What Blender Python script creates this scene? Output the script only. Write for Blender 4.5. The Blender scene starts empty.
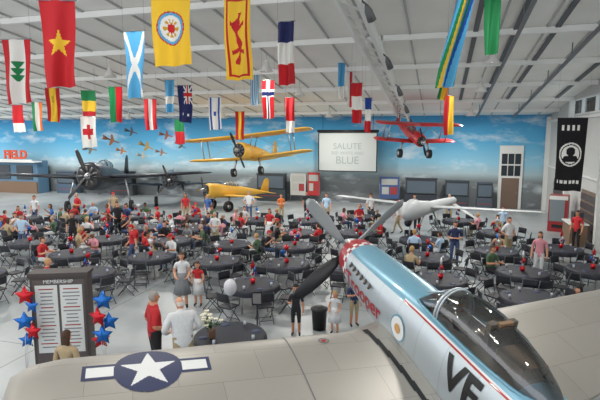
import bpy, math, random, bmesh
from mathutils import Vector, Matrix
sin,cos,pi=math.sin,math.cos,math.pi
R=random.Random(7)
A=math.radians(15.9); CA,SA=cos(A),sin(A)
# the hall's own axes are X/Y.  hall() turns distances taped out from the balcony
# (x to the right, y straight out) into hall coordinates.
def hall(x,y,z=0.0): return Vector((x*CA-y*SA, x*SA+y*CA, z))
FARY=36.0; RX=6.9; LX=-46.0
def ceil_z(Y): return 6.35+0.12*(FARY-Y)

# ---------------------------------------------------------------- materials
def lin(c):
    return tuple(((x/255)/12.92 if x/255<=0.04045 else (((x/255)+0.055)/1.055)**2.4) for x in c)+(1.0,)
_m={}
def mat(name,rgb,rough=0.6,metal=0.0,emit=0.0,noise=0.0,nscale=4.0,coat=0.0):
    if name in _m: return _m[name]
    m=bpy.data.materials.new(name); m.use_nodes=True
    nt=m.node_tree; b=nt.nodes['Principled BSDF']
    col=lin(rgb)
    b.inputs['Base Color'].default_value=col
    b.inputs['Roughness'].default_value=rough
    b.inputs['Metallic'].default_value=metal
    if coat: b.inputs['Coat Weight'].default_value=coat
    if emit:
        b.inputs['Emission Color'].default_value=col
        b.inputs['Emission Strength'].default_value=emit
    if noise:
        tc=nt.nodes.new('ShaderNodeTexCoord'); n=nt.nodes.new('ShaderNodeTexNoise')
        n.inputs['Scale'].default_value=nscale; n.inputs['Detail'].default_value=4
        r=nt.nodes.new('ShaderNodeValToRGB')
        r.color_ramp.elements[0].position=0.3; r.color_ramp.elements[1].position=0.7
        r.color_ramp.elements[0].color=tuple(max(0,x*(1-noise)) for x in col[:3])+(1,)
        r.color_ramp.elements[1].color=tuple(min(1,x*(1+noise)) for x in col[:3])+(1,)
        nt.links.new(tc.outputs['Object'],n.inputs['Vector'])
        nt.links.new(n.outputs['Fac'],r.inputs['Fac'])
        nt.links.new(r.outputs['Color'],b.inputs['Base Color'])
    _m[name]=m; return m

def glass_mat(name,tint=(0.85,0.92,0.95,1),fac=0.25):
    m=bpy.data.materials.new(name); m.use_nodes=True; nt=m.node_tree; nt.nodes.clear()
    o=nt.nodes.new('ShaderNodeOutputMaterial'); mx=nt.nodes.new('ShaderNodeMixShader')
    t=nt.nodes.new('ShaderNodeBsdfTransparent'); g=nt.nodes.new('ShaderNodeBsdfGlossy')
    lw=nt.nodes.new('ShaderNodeLayerWeight'); lw.inputs['Blend'].default_value=fac
    t.inputs['Color'].default_value=tint; g.inputs['Roughness'].default_value=0.05
    nt.links.new(lw.outputs['Fresnel'],mx.inputs[0]); nt.links.new(t.outputs[0],mx.inputs[1]); nt.links.new(g.outputs[0],mx.inputs[2])
    nt.links.new(mx.outputs[0],o.inputs[0]); return m

def mural_mat():
    m=bpy.data.materials.new('sky_mural_paint'); m.use_nodes=True; nt=m.node_tree; b=nt.nodes['Principled BSDF']
    b.inputs['Roughness'].default_value=0.8
    geo=nt.nodes.new('ShaderNodeNewGeometry'); sp=nt.nodes.new('ShaderNodeSeparateXYZ')
    nt.links.new(geo.outputs['Position'],sp.inputs[0])
    mr=nt.nodes.new('ShaderNodeMapRange'); mr.inputs['From Min'].default_value=0; mr.inputs['From Max'].default_value=6.5
    nt.links.new(sp.outputs['Z'],mr.inputs['Value'])
    g=nt.nodes.new('ShaderNodeValToRGB'); e=g.color_ramp.elements
    e[0].position=0; e[0].color=lin((104,108,112)); e[1].position=1; e[1].color=lin((60,146,198))
    for p,c in ((0.28,(120,128,130)),(0.36,(164,186,194)),(0.48,(134,188,212)),(0.7,(84,166,208))):
        x=e.new(p); x.color=lin(c)
    nt.links.new(mr.outputs[0],g.inputs['Fac'])
    mp=nt.nodes.new('ShaderNodeMapping'); mp.inputs['Scale'].default_value=(0.36,1,0.95)
    nt.links.new(geo.outputs['Position'],mp.inputs['Vector'])
    n=nt.nodes.new('ShaderNodeTexNoise'); n.inputs['Scale'].default_value=1.0; n.inputs['Detail'].default_value=6; n.inputs['Roughness'].default_value=0.6
    nt.links.new(mp.outputs[0],n.inputs['Vector'])
    cr=nt.nodes.new('ShaderNodeValToRGB'); cr.color_ramp.elements[0].position=0.53; cr.color_ramp.elements[1].position=0.76
    nt.links.new(n.outputs['Fac'],cr.inputs['Fac'])
    mx=nt.nodes.new('ShaderNodeMix'); mx.data_type='RGBA'
    mx.inputs[7].default_value=lin((214,226,232))
    nt.links.new(cr.outputs['Color'],mx.inputs[0]); nt.links.new(g.outputs['Color'],mx.inputs[6])
    nt.links.new(mx.outputs[2],b.inputs['Base Color'])
    return m
def floor_mat():
    m=bpy.data.materials.new('polished_concrete'); m.use_nodes=True; nt=m.node_tree; b=nt.nodes['Principled BSDF']
    geo=nt.nodes.new('ShaderNodeNewGeometry')
    n=nt.nodes.new('ShaderNodeTexNoise'); n.inputs['Scale'].default_value=0.5; n.inputs['Detail'].default_value=8
    nt.links.new(geo.outputs['Position'],n.inputs['Vector'])
    r=nt.nodes.new('ShaderNodeValToRGB'); r.color_ramp.elements[0].position=0.35; r.color_ramp.elements[1].position=0.7
    r.color_ramp.elements[0].color=lin((142,148,151)); r.color_ramp.elements[1].color=lin((166,172,174))
    nt.links.new(n.outputs['Fac'],r.inputs['Fac'])
    br=nt.nodes.new('ShaderNodeTexBrick'); br.offset=0
    br.inputs['Scale'].default_value=1; br.inputs['Brick Width'].default_value=4.5; br.inputs['Row Height'].default_value=4.5
    br.inputs['Mortar Size'].default_value=0.015; br.inputs['Mortar'].default_value=(0.12,0.12,0.12,1)
    nt.links.new(geo.outputs['Position'],br.inputs['Vector'])
    nt.links.new(r.outputs['Color'],br.inputs['Color1']); nt.links.new(r.outputs['Color'],br.inputs['Color2'])
    nt.links.new(br.outputs['Color'],b.inputs['Base Color'])
    b.inputs['Roughness'].default_value=0.32; return m
def metal_skin(name,rgb,metal=0.55,rough=0.38):
    m=bpy.data.materials.new(name); m.use_nodes=True; nt=m.node_tree; b=nt.nodes['Principled BSDF']
    tc=nt.nodes.new('ShaderNodeTexCoord'); br=nt.nodes.new('ShaderNodeTexBrick')
    br.inputs['Scale'].default_value=1; br.inputs['Brick Width'].default_value=1.1; br.inputs['Row Height'].default_value=0.62
    br.inputs['Mortar Size'].default_value=0.003
    c=lin(rgb); br.inputs['Color1'].default_value=c; br.inputs['Color2'].default_value=tuple(x*0.93 for x in c[:3])+(1,)
    br.inputs['Mortar'].default_value=tuple(x*0.55 for x in c[:3])+(1,)
    nt.links.new(tc.outputs['Object'],br.inputs['Vector']); nt.links.new(br.outputs['Color'],b.inputs['Base Color'])
    b.inputs['Metallic'].default_value=metal; b.inputs['Roughness'].default_value=rough; return m

# ---------------------------------------------------------------- mesh helper
class MB:
    def __init__(s): s.v=[];s.f=[];s.m=[];s.s=[]
    def add(s,vs,fs,m=0,smooth=False,M=None):
        o=len(s.v)
        s.v+=[tuple(M@Vector(p)) if M is not None else tuple(p) for p in vs]
        for i,f in enumerate(fs):
            s.f.append([o+k for k in f]); s.m.append(m[i] if isinstance(m,list) else m); s.s.append(smooth)
    def box(s,c,d,m=0,M=None):
        x,y,z=[k/2 for k in d]; vs=[(c[0]+a*x,c[1]+b*y,c[2]+e*z) for a in(-1,1) for b in(-1,1) for e in(-1,1)]
        s.add(vs,[(0,1,3,2),(4,6,7,5),(0,4,5,1),(2,3,7,6),(0,2,6,4),(1,5,7,3)],m,False,M)
    def bar(s,p0,p1,w,h,m=0,up=(0,0,1)):
        p0=Vector(p0);p1=Vector(p1);d=(p1-p0).normalized(); r=d.cross(Vector(up)).normalized(); u=r.cross(d)
        vs=[p+r*a*w/2+u*b*h/2 for p in(p0,p1) for a,b in((-1,-1),(1,-1),(1,1),(-1,1))]
        s.add(vs,[(3,2,1,0),(4,5,6,7),(0,1,5,4),(1,2,6,5),(2,3,7,6),(3,0,4,7)],m)
    def chain(s,pts,rad,m=0,n=8,M=None,smooth=True):
        pts=[Vector(p) for p in pts]; rings=[]
        pr=None
        for i,p in enumerate(pts):
            a=pts[max(i-1,0)]; b=pts[min(i+1,len(pts)-1)]; d=(b-a).normalized()
            if pr is None: pr=d.cross(Vector((0,0,1)) if abs(d.z)<0.9 else Vector((1,0,0))).normalized()
            else: pr=(pr-d*pr.dot(d)).normalized()
            q=d.cross(pr)
            rings.append([p+(pr*cos(2*pi*k/n)+q*sin(2*pi*k/n))*rad[i] for k in range(n)])
        s.loft(rings,m,smooth=smooth,M=M)
    def tube(s,p0,p1,r0,r1=None,m=0,n=8,M=None): s.chain([p0,p1],[r0,r0 if r1 is None else r1],m,n,M)
    def loft(s,rings,m=0,cap=True,smooth=True,M=None,closed=True):
        n=len(rings[0]); vs=[p for r in rings for p in r]; fs=[];ms=[]
        for i in range(len(rings)-1):
            for k in range(n if closed else n-1):
                k2=(k+1)%n; fs.append((i*n+k,i*n+k2,(i+1)*n+k2,(i+1)*n+k)); ms.append(m(i,k) if callable(m) else m)
        if cap:
            fs.append(tuple(range(n-1,-1,-1))); ms.append(m(0,0) if callable(m) else m)
            L=(len(rings)-1)*n; fs.append(tuple(L+k for k in range(n))); ms.append(m(len(rings)-2,0) if callable(m) else m)
        s.add(vs,fs,ms,smooth,M)
    def ball(s,c,r,m=0,nu=12,nv=8,M=None,keep=None):
        if not hasattr(r,'__len__'): r=(r,r,r)
        vs=[(c[0],c[1],c[2]-r[2])]
        for j in range(1,nv):
            a=-pi/2+pi*j/nv
            for i in range(nu): vs.append((c[0]+r[0]*cos(a)*cos(2*pi*i/nu),c[1]+r[1]*cos(a)*sin(2*pi*i/nu),c[2]+r[2]*sin(a)))
        vs.append((c[0],c[1],c[2]+r[2])); fs=[]
        for i in range(nu):
            i2=(i+1)%nu; fs.append((0,1+i2,1+i)); t=len(vs)-1; b=1+(nv-2)*nu; fs.append((t,b+i,b+i2))
            for j in range(nv-2):
                q=1+j*nu; fs.append((q+i,q+i2,q+nu+i2,q+nu+i))
        if keep: fs=[f for f in fs if keep(sum((Vector(vs[k]) for k in f),Vector())/len(f)-Vector(c))]
        s.add(vs,fs,m,True,M)
    def mesh(s,name,mats):
        me=bpy.data.meshes.new(name); me.from_pydata(s.v,[],s.f)
        for x in mats: me.materials.append(x)
        me.polygons.foreach_set('material_index',s.m); me.polygons.foreach_set('use_smooth',s.s); me.update(); return me
    def obj(s,name,mats,loc=(0,0,0),rz=0,parent=None):
        return place(name,s.mesh(name,mats),loc,rz,parent)
def place(name,me,loc=(0,0,0),rz=0,parent=None,sc=1):
    o=bpy.data.objects.new(name,me); bpy.context.scene.collection.objects.link(o)
    o.location=loc; o.rotation_euler=(0,0,rz); o.scale=(sc,sc,sc)
    if parent: o.parent=parent
    return o
def empty(name,loc,rot=(0,0,0)):
    e=bpy.data.objects.new(name,None); bpy.context.scene.collection.objects.link(e); e.location=loc; e.rotation_euler=rot; e.empty_display_size=0.3; return e
def text_mesh(body,size,extr=0.01,align='CENTER',bold=0.0):
    cu=bpy.data.curves.new('t','FONT'); cu.body=body; cu.size=size; cu.extrude=extr; cu.align_x=align; cu.align_y='CENTER'; cu.offset=bold
    o=bpy.data.objects.new('t',cu); bpy.context.scene.collection.objects.link(o)
    bpy.context.view_layer.update()
    me=bpy.data.meshes.new_from_object(o.evaluated_get(bpy.context.evaluated_depsgraph_get()))
    bpy.data.objects.remove(o); return me
def instar(dx,dy,r):
    rho=math.hypot(dx,dy)
    if rho>r: return False
    a=math.atan2(dx,dy); a=(a+pi/5)%(2*pi/5)-pi/5; a=abs(a)
    x,y=rho*cos(a),rho*sin(a); ri=0.382*r; ix,iy=ri*cos(pi/5),ri*sin(pi/5)
    return (ix-r)*(y)-(iy)*(x-r)>=0

M_white=mat('white_paint',(214,216,214),0.6); M_black=mat('black_paint',(18,19,22),0.45)
M_steel=mat('steel',(150,153,156),0.35,0.8); M_rub=mat('rubber',(22,22,24),0.8)

# ---------------------------------------------------------------- room shell
b=MB(); b.add([(LX,-9,0),(RX,-9,0),(RX,FARY,0),(LX,FARY,0),(LX,-9,-.2),(RX,-9,-.2),(RX,FARY,-.2),(LX,FARY,-.2)],[(0,1,2,3),(7,6,5,4),(0,4,5,1),(1,5,6,2),(2,6,7,3),(3,7,4,0)])
b.obj('floor',[floor_mat()])
b=MB(); b.box(((LX+RX)/2,FARY+.15,3.3),(RX-LX+.6,.3,6.6)); b.obj('wall_back',[mural_mat()])
# right wall with a strip of high windows
M_wall=mat('grey_wall',(188,190,188),0.8,noise=.04,nscale=.5)
b=MB(); WZ0,WZ1,WY0,WY1=6.05,6.95,12,31
b.box((RX+.15,(FARY-9)/2,WZ0/2),(.3,FARY+9,WZ0))
def wallpoly(y0,y1,z0):
    vs=[(RX+a,y,z) for a in(0,.3) for y,z in((y0,z0),(y1,z0),(y1,ceil_z(y1)+.1),(y0,ceil_z(y0)+.1))]
    b.add(vs,[(0,3,2,1),(4,5,6,7),(0,1,5,4),(1,2,6,5),(2,3,7,6),(3,0,4,7)])
wallpoly(-9,WY0,WZ0); wallpoly(WY1,FARY,WZ0)
vs=[(RX+a,y,z) for a in(0,.3) for y,z in((WY0,WZ1),(WY1,WZ1-.05),(WY1,ceil_z(WY1)+.1),(WY0,ceil_z(WY0)+.1))]
b.add(vs,[(0,3,2,1),(4,5,6,7),(0,1,5,4),(1,2,6,5),(2,3,7,6),(3,0,4,7)])
b.obj('wall_right',[M_wall])
b=MB()
for k in range(9):
    y=WY0+(WY1-WY0)*k/8; b.box((RX+.1,y,(WZ0+WZ1)/2),(.14,.12,WZ1-WZ0))
b.box((RX+.1,(WY0+WY1)/2,WZ0+.04),(.16,WY1-WY0,.08)); b.box((RX+.1,(WY0+WY1)/2,WZ1-.06),(.16,WY1-WY0,.08))
b.box((RX+.14,(WY0+WY1)/2,(WZ0+WZ1)/2),(.02,WY1-WY0,WZ1-WZ0),1)
b.obj('window_1',[M_white,glass_mat('window_glass')])
# steel columns / girts on right wall
b=MB()
for y in (6,12,18,24,30,35.7):
    b.box((RX-.12,y,ceil_z(y)/2-.1),(.24,.3,ceil_z(y)-.2))
b.box((RX-.06,(FARY)/2,5.9),(.12,FARY,.14)); b.box((RX-.06,FARY/2,3.0),(.1,FARY,.1))
b.obj('trim_1',[M_white])
# dark louvred panels between the columns
b=MB()
for y0_,y1_ in((24.6,27.2),(30.6,33.4)):
    b.box((RX-.03,(y0_+y1_)/2,1.2),(.05,y1_-y0_,2.3),0)
    for k in range(5): b.box((RX-.07,(y0_+y1_)/2,.35+k*.42),(.05,y1_-y0_-.2,.3),1)
b.obj('trim_2',[mat('panel_brown',(120,104,92),.6),mat('panel_dark',(74,70,72),.4)])
# ceiling
M_ceil=mat('ceiling_insulation',(240,239,234),0.85,noise=.04,nscale=.6)
b=MB(); y0,y1=-9,FARY+.3
vs=[(x,y,ceil_z(y)+a) for a in(0,.2) for x,y in((LX,y0),(RX+.3,y0),(RX+.3,y1),(LX,y1))]
b.add(vs,[(0,3,2,1),(4,5,6,7),(0,1,5,4),(1,2,6,5),(2,3,7,6),(3,0,4,7)]); b.obj('ceiling',[M_ceil])
b=MB(); M_seam=mat('ceiling_seam',(182,184,183),0.8)
for i in range(36):
    x=RX-.8-i*1.45
    b.bar((x,y0,ceil_z(y0)-.03),(x,FARY,ceil_z(FARY)-.03),.06,.06)
b.obj('ceiling_purlins',[M_seam])
b=MB(); M_beam=mat('beam_white',(242,243,240),.7)
for y in (6,10,14,18,22,26,30,33.5):
    b.bar((LX,y,ceil_z(y)-.12),(RX,y,ceil_z(y)-.12),.05,.18); b.bar((LX,y,ceil_z(y)-.22),(RX,y,ceil_z(y)-.22),.16,.025)
b.obj('ceiling_beams',[M_beam])
b=MB(); X=-2.4
b.bar((X-.28,0,ceil_z(0)-.75),(X-.28,34,ceil_z(34)-.5),.12,.34); b.bar((X+.28,0,ceil_z(0)-.75),(X+.28,34,ceil_z(34)-.5),.12,.34)
for i in range(34):
    y=i+.0; z=ceil_z(y)-.75+.25*y/34
    b.bar((X-.28,y,z),(X+.28,y+1,z-.11),.06,.06)
    if i%4==2: b.bar((X-.28,y,z),(X-.28,y,ceil_z(y)),.05,.05,up=(0,1,0)); b.bar((X+.28,y,z),(X+.28,y,ceil_z(y)),.05,.05,up=(0,1,0))
    if i%5==3:
        b.chain([(X+.45,y,z-.15),(X+.5,y+.05,z-.3),(X+.58,y+.2,z-.52)],[.04,.1,.12],1,12); b.tube((X+.33,y,z-.05),(X+.45,y,z-.15),.025,m=1)
b.obj('ceiling_truss',[M_beam,mat('spot_can',(90,92,96),.5)])
for X in (2.2,4.4):
    b=MB(); b.chain([(X,2,ceil_z(2)-.55),(X,34,ceil_z(34)-.45)],[.07,.07],0,8)
    for y in range(4,34,4): b.tube((X,y,ceil_z(y)-.5),(X,y,ceil_z(y)),.02)
    b.obj('ceiling_pipe',[mat('pipe_grey',(110,114,118),.5)])
b=MB()
for k in range(5):
    X=1.0+k*1.25
    b.bar((X,9,ceil_z(9)-.06),(X,30,ceil_z(30)-.06),.16,.05,0)
b.obj('ceiling_vent_slots',[mat('slot_dark',(96,100,106),.7)])
# high-bay lamps
M_lampglow=mat('lamp_glow',(255,252,240),0.5,emit=3.0)
lm=MB(); lm.loft([[(r*cos(2*pi*k/20),r*sin(2*pi*k/20),z) for k in range(20)] for r,z in((.06,.42),(.1,.38),(.12,.25),(.3,0),(.28,0),(.1,.2))],0,cap=False)
lm.tube((0,0,.4),(0,0,.73),.03); lm.ball((0,0,.12),(.1,.1,.09),1)
lamp_me=lm.mesh('high_bay_lamp',[mat('lamp_shade_white',(222,222,218),.5),M_lampglow])
for ix,X in enumerate((-40,-31,-22,-14.5,-7,1.7)):
    for iy,Y in enumerate((4,11.5,19.5,24.5,31.5)):
        z=ceil_z(Y)-.75
        place('high_bay_lamp',lamp_me,(X,Y,z))
        L=bpy.data.lights.new('lamp_light','AREA'); L.shape='DISK'; L.size=.5; L.energy=205+ (90 if Y>22 else 0); L.color=(1,.97,.91)
        o=bpy.data.objects.new('high_bay_light',L); bpy.context.scene.collection.objects.link(o); o.location=(X,Y,z-.02)

# ---------------------------------------------------------------- back-wall things
b=MB(); b.box((0,0,0),(4.25,.06,2.8),0); b.box((0,-.035,0),(4.1,.01,2.66),1)
b.tube((-2.2,0,1.48),(2.2,0,1.48),.09,m=0)
for x in(-1.8,1.8): b.tube((x,0,1.5),(x,0,ceil_z(34.6)-3.8),.015,m=0)
sc=b.obj('projection_screen',[M_black,mat('screen_cloth',(178,184,182),0.7,emit=.03)],(-6.35,34.6,3.8))
M_txt=mat('screen_text',(146,156,156),.7)
for tx,z,sz in (('SALUTE',.4,.6),('BLUE',-.6,.75),('RED WHITE AND',-.08,.3)):
    me=text_mesh(tx,sz,.004); me.materials.append(M_txt); o=place('screen_lettering',me,(0,-.05,z),0,sc); o.rotation_euler=(pi/2,0,0)
M_or=mat('orange_letters',(206,74,30),.5)
b=MB(); b.box((0,0,1.4),(7.5,1.2,2.8),0); b.box((0,-.75,2.75),(8,.9,.12),1); b.box((0,-.65,.5),(7.4,.2,1.0),2)
for x in(-2.4,0,2.4): b.box((x,-.62,1.8),(1.7,.06,1.2),3)
b.box((1.5,-.68,2.86),(3.6,.05,.1),1)
bo=b.obj('ticket_booth',[mat('booth_blue',(86,120,146)),M_white,mat('booth_wood',(120,96,76)),mat('dark_glass',(40,48,56),.2)],(-36.9,34.8,0))
me=text_mesh('FIELD',1.0,.05,bold=.035); me.materials.append(M_or); o=place('booth_lettering',me,(1.65,-.72,3.3),0,bo); o.rotation_euler=(pi/2,0,0)
# door
b=MB(); b.box((0,0,2.15),(1.5,.1,4.3),0); b.box((0,-.06,1.05),(1.1,.06,2.1),1)
for i in range(3):
    for j in range(2): b.box((-.42+i*.42,-.06,2.6+j*.8),(.36,.04,.7),2)
b.tube((.4,-.12,1),(.4,-.12,1.15),.02,m=3)
b.obj('door_1',[M_white,mat('door_brown',(112,92,80)),mat('dark_glass',(40,48,56),.2),M_steel],(4.65,35.93,0))
# display boards / cabinets
def board(name,X,Y,w,h,rgb,kind,rz=0):
    b=MB()
    if kind=='panel':
        b.box((0,0,h*.6),(w,.05,h*.75),0); b.tube((-w/2,0,0),(-w/2,0,h),.025,m=1); b.tube((w/2,0,0),(w/2,0,h),.025,m=1)
        b.box((-w/2,0,.02),(.06,.5,.04),1); b.box((w/2,0,.02),(.06,.5,.04),1)
        b.box((0,-.03,h*.8),(w*.8,.01,h*.2),2); b.box((-w*.2,-.03,h*.5),(w*.35,.01,h*.25),2); b.box((w*.22,-.03,h*.5),(w*.35,.01,h*.25),3)
    else:
        b.box((0,0,h*.22),(w,.6,h*.44),0); b.box((0,0,h*.72),(w*.96,.56,h*.52),1); b.box((0,0,h-.03),(w,.62,.07),0)
        b.box((0,-.29,h*.7),(w*.86,.01,h*.42),2); b.box((0,-.3,h*.2),(w*.8,.01,.04),3)
    return b.obj(name,[mat('bd%d_%d_%d'%rgb,rgb),M_steel if kind=='panel' else mat('cab_dark',(46,50,56),.4),mat('bd_dim',(78,92,104)) if kind=='c' else mat('bd_cream',(170,172,168)),mat('bd_red',(150,50,52))],(X,Y,0),rz)
for X,w,h,c,k in ((-31,2,1.9,(70,90,110),'c'),(-28.6,1.4,1.9,(150,150,146),'panel'),(-25.5,2.2,2.0,(60,66,72),'c'),(-12.3,2.3,2.1,(50,60,66),'c'),
   (-10.2,1.2,2.2,(180,180,176),'panel'),(-9,.9,2.3,(170,44,46),'panel'),(-3.4,1.4,2.1,(60,84,130),'panel'),(-1.2,2.2,2.0,(44,50,60),'c'),(1.2,1.6,1.9,(50,62,70),'c'),(3,1,1.8,(70,80,92),'c')):
    board('display_case' if k=='c' else 'display_board',X,35.3,w,h,c,k)
b=MB(); b.box((0,0,.95),(.9,.8,1.9),0); b.box((-.05,-.41,1.15),(.7,.02,1.2),1); b.box((0,-.42,1.78),(.86,.03,.2),2); b.box((0,-.42,.3),(.5,.03,.16),3)
b.obj('vending_machine',[mat('vend_red',(150,40,44),.4),mat('vend_win',(120,130,136),.3),M_white,M_black],(6.1,28.2,0),-.3)
b=MB(); b.box((0,0,.5),(1.4,.7,1.0),0); b.box((0,0,1.02),(1.5,.8,.05),1); b.box((-.3,0,1.3),(.5,.4,.5),2)
b.obj('service_counter',[mat('booth_wood',(120,96,76)),M_white,mat('cab_dark',(46,50,56),.4)],(6.1,24.9,0),pi/2)
# painted aeroplanes in the mural
def painted(X,z,s,rz,rgb):
    P=[(1,0),(.85,.09),(.35,.1),(.1,.75),(-.1,.75),(0,.1),(-.6,.06),(-.8,.3),(-.95,.3),(-.85,0)]
    P=P+[(x,-y) for x,y in P[::-1]][1:-1]
    vs=[(x*s,0,y*s*.7) for x,y in P]; bb=MB(); bb.add([(0,0,0)]+vs,[(0,i+1,(i+1)%len(vs)+1) for i in range(len(vs))])
    o=bb.obj('mural_airplane',[mat('pl%d_%d_%d'%rgb,rgb,.8)],(X,FARY-.02,z)); o.rotation_euler=(0,rz,0)
for i,(X,z,s,r,c) in enumerate(((-27,4.6,.9,.3,(150,96,60)),(-25,5.3,.7,.25,(90,90,96)),(-23.6,4.1,.8,.4,(176,140,70)),(-21.7,5.0,.7,.2,(160,90,70)),(-20.4,4.2,.6,.5,(90,100,90)),(-29.2,3.8,.8,.1,(120,110,96)),(-24,3.3,.6,.2,(190,180,160)),(-26,3.7,.6,.2,(190,120,60)),(-22.2,3.6,.6,.2,(150,110,90)),(-2,5.2,.6,.3,(150,160,170)))):
    painted(X,z,s,r,c)

# ---------------------------------------------------------------- flags
FC={'R':(186,36,44),'W':(222,222,218),'B':(34,72,152),'Y':(232,190,56),'G':(30,122,72),'K':(24,24,28),'L':(84,162,208),'O':(226,120,50),'N':(34,40,90),'D':(190,148,50)}
def flag_mat(k):
    n='flag_cloth_'+k
    if n in _m: return _m[n]
    m=mat(n,FC[k],.8); nt=m.node_tree; bs=nt.nodes['Principled BSDF']
    tr=nt.nodes.new('ShaderNodeBsdfTranslucent'); tr.inputs['Color'].default_value=lin(FC[k])
    mx=nt.nodes.new('ShaderNodeMixShader'); mx.inputs[0].default_value=.4
    nt.links.new(bs.outputs[0],mx.inputs[1]); nt.links.new(tr.outputs[0],mx.inputs[2]); nt.links.new(mx.outputs[0],nt.nodes['Material Output'].inputs[0]); return m
def vst(*c): return lambda s,t:c[min(len(c)-1,int(s*len(c)))]
def hst(*c): return lambda s,t:c[min(len(c)-1,int(t*len(c)))]
def p_leb(s,t):
    if s<.25 or s>.75: return 'R'
    return 'G' if abs(t-.5)<.16 and abs(s-.5)<.04+(.16-((t-.34)*1.5)%.16)*1.1 else 'W'
def p_viet(s,t): return 'Y' if instar((s-.5),(.5-t)*1.9,.33) else 'R'
def p_pres(s,t):
    r=math.hypot(s-.5,(t-.5)*1.6)
    if r<.1: return 'R'
    if r<.2: return 'W' if int(math.atan2(s-.5,t-.5)*3)%2 else 'D'
    if r<.27: return 'W'
    if r<.36: return 'L' if r<.33 else 'R'
    return 'Y'
def p_lion(s,t):
    if (.08<s<.15 or .85<s<.92) and .04<t<.96 or (.04<t<.07 or .93<t<.96) and .08<s<.92: return 'R'
    u,v=s-.5,t-.5
    if abs(u-.1*sin(v*14))<.1+.05*sin(v*30) and abs(v)<.3: return 'R'
    if abs(abs(v)-.12-.2*abs(u))<.025 and abs(u)<.28: return 'R'
    return 'Y'
def p_scot(s,t): return 'W' if abs(abs(s-.5)-abs(t-.5))<.09 else 'L'
def p_cross(bg,c,c2=None):
    def f(s,t):
        if abs(s-.5)<.07 or abs(t-.35)<.05: return c
        if c2 and (abs(s-.5)<.15 or abs(t-.35)<.1): return c2
        return bg
    return f
def p_spain(s,t): return 'R' if s<.25 or s>.75 else ('D' if abs(t-.35)<.1 and abs(s-.5)<.12 else 'Y')
def p_redcross(s,t): return 'R' if (abs(s-.5)<.12 and abs(t-.5)<.25) or (abs(t-.5)<.09 and abs(s-.5)<.35) else 'W'
def p_uk(s,t):
    if t<.5 and s>.4:
        u,v=(s-.4)/.6-.5,t/.5-.5
        if abs(u)<.1 or abs(v)<.1: return 'R'
        if abs(u)<.18 or abs(v)<.18 or abs(abs(u)-abs(v))<.08: return 'W'
        return 'N'
    return 'W' if (instar(s-.3,.75-t,.1) or instar(s-.7,.8-t,.08)) else 'N'
def p_isr(s,t): return 'B' if (.1<s<.24 or .76<s<.9 or (abs(s-.5)<.12 and abs(t-.5)<.08)) else 'W'
def p_greek(s,t): return 'L' if int(s*9)%2==0 else 'W'
def p_rain(s,t):
    q=(s*1.0+t*.35)%1.0
    return 'LLGYLGB'[min(6,int(q*7))]
def flag(x,y,z,w,pat,h=1.5,yaw=0,tilt=0,name='hanging_flag',nx=26,ny=44,billow=1.0):
    loc=hall(x,y,z+h/2); keys=[];b=MB(); ph=R.random()*6
    vs=[];fs=[];ms=[]
    for j in range(ny+1):
        t=j/ny
        for i in range(nx+1):
            s=i/nx
            am=(.02+.07*t)*billow
            vs.append(((s-.5)*w*(1-.12*t)+tilt*t*h+.02*sin(t*6+ph)*t, am*sin(s*9+ph+t*2)+.03*sin(t*5+ph)*t, -t*h+.06*(s-.5)*t*sin(ph)-.015*sin(s*9+ph)*t))
    for j in range(ny):
        for i in range(nx):
            k=pat((i+.5)/nx,(j+.5)/ny)
            if k not in keys: keys.append(k)
            fs.append((j*(nx+1)+i,j*(nx+1)+i+1,(j+1)*(nx+1)+i+1,(j+1)*(nx+1)+i)); ms.append(keys.index(k))
    b.add(vs,fs,ms,True)
    e=len(keys); b.tube((-w/2-.03,0,.0),(w/2+.03,0,.0),.012,m=e)
    top=ceil_z(loc.y)-loc.z-.01
    for q in(-w/2,w/2): b.tube((q,0,0),(q,0,top),.003,m=e,n=4)
    return b.obj(name,[flag_mat(k) for k in keys]+[M_steel],loc,A+yaw)
FL=[(-6.73,12.0,6.5,.74,p_leb),(-4.28,9.0,6.6,.62,p_viet),(-2.63,10.4,7.17,.82,p_pres),(-1.14,9.3,6.76,.52,p_lion),(-.34,12.3,6.97,.42,hst('N','W','R')),
(-3.8,11.6,6.6,.55,p_scot),(-11.1,22.4,6.34,.65,p_spain),(-13.9,26.3,5.96,.7,vst('G','W','O')),(-10.3,24.3,6.4,.7,hst('G','Y','R')),(-10.25,24.0,5.15,.75,p_redcross),
(-7.9,21.4,6.3,.55,vst('G','R')),(-7.3,24.3,6.0,.6,vst('R','W','R')),(-6.1,23.4,6.8,.5,hst('L','L','W','L')),(-4.7,20.4,6.26,.6,p_uk),(-7.3,30,5.2,.6,hst('G','R')),
(-4.0,23.4,6.0,.6,p_isr),(-3.2,26.4,5.5,.5,vst('R','Y','R')),(-2.2,24.4,7.2,.5,p_greek),(-1.27,19.9,6.4,.5,p_cross('R','N','W')),(-.43,21.4,5.85,.4,hst('R','R','W')),
(1.8,21.8,7.35,.3,hst('L','L','W')),(2.2,21.6,6.95,.35,vst('W','R','W')),(2.15,18.9,6.2,.4,hst('R','W','R')),(3.0,21.9,5.87,.3,hst('B','W','R')),
(4.75,12.6,7.75,.42,hst('G','G','G')),(5.8,19.4,5.77,.4,vst('R','Y')),(-15.1,24,6.1,.8,hst('R','W','B')),(-15.6,27.5,5.9,.7,hst('R','R','W'))]
for i,(x,y,z,w,p) in enumerate(FL):
    big=y<14; flag(x,y,z,w,p,nx=44 if big else 20,ny=76 if big else 30,yaw=R.uniform(-.3,.3))
flag(3.1,9.5,6.75,.32,p_rain,h=1.7,tilt=-.22,nx=40,ny=40,name='rainbow_flag',billow=1.6)
flag(3.0,9.9,6.3,.22,vst('G','Y','O'),h=1.2,tilt=-.15,nx=20,ny=30,name='rainbow_flag')
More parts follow.
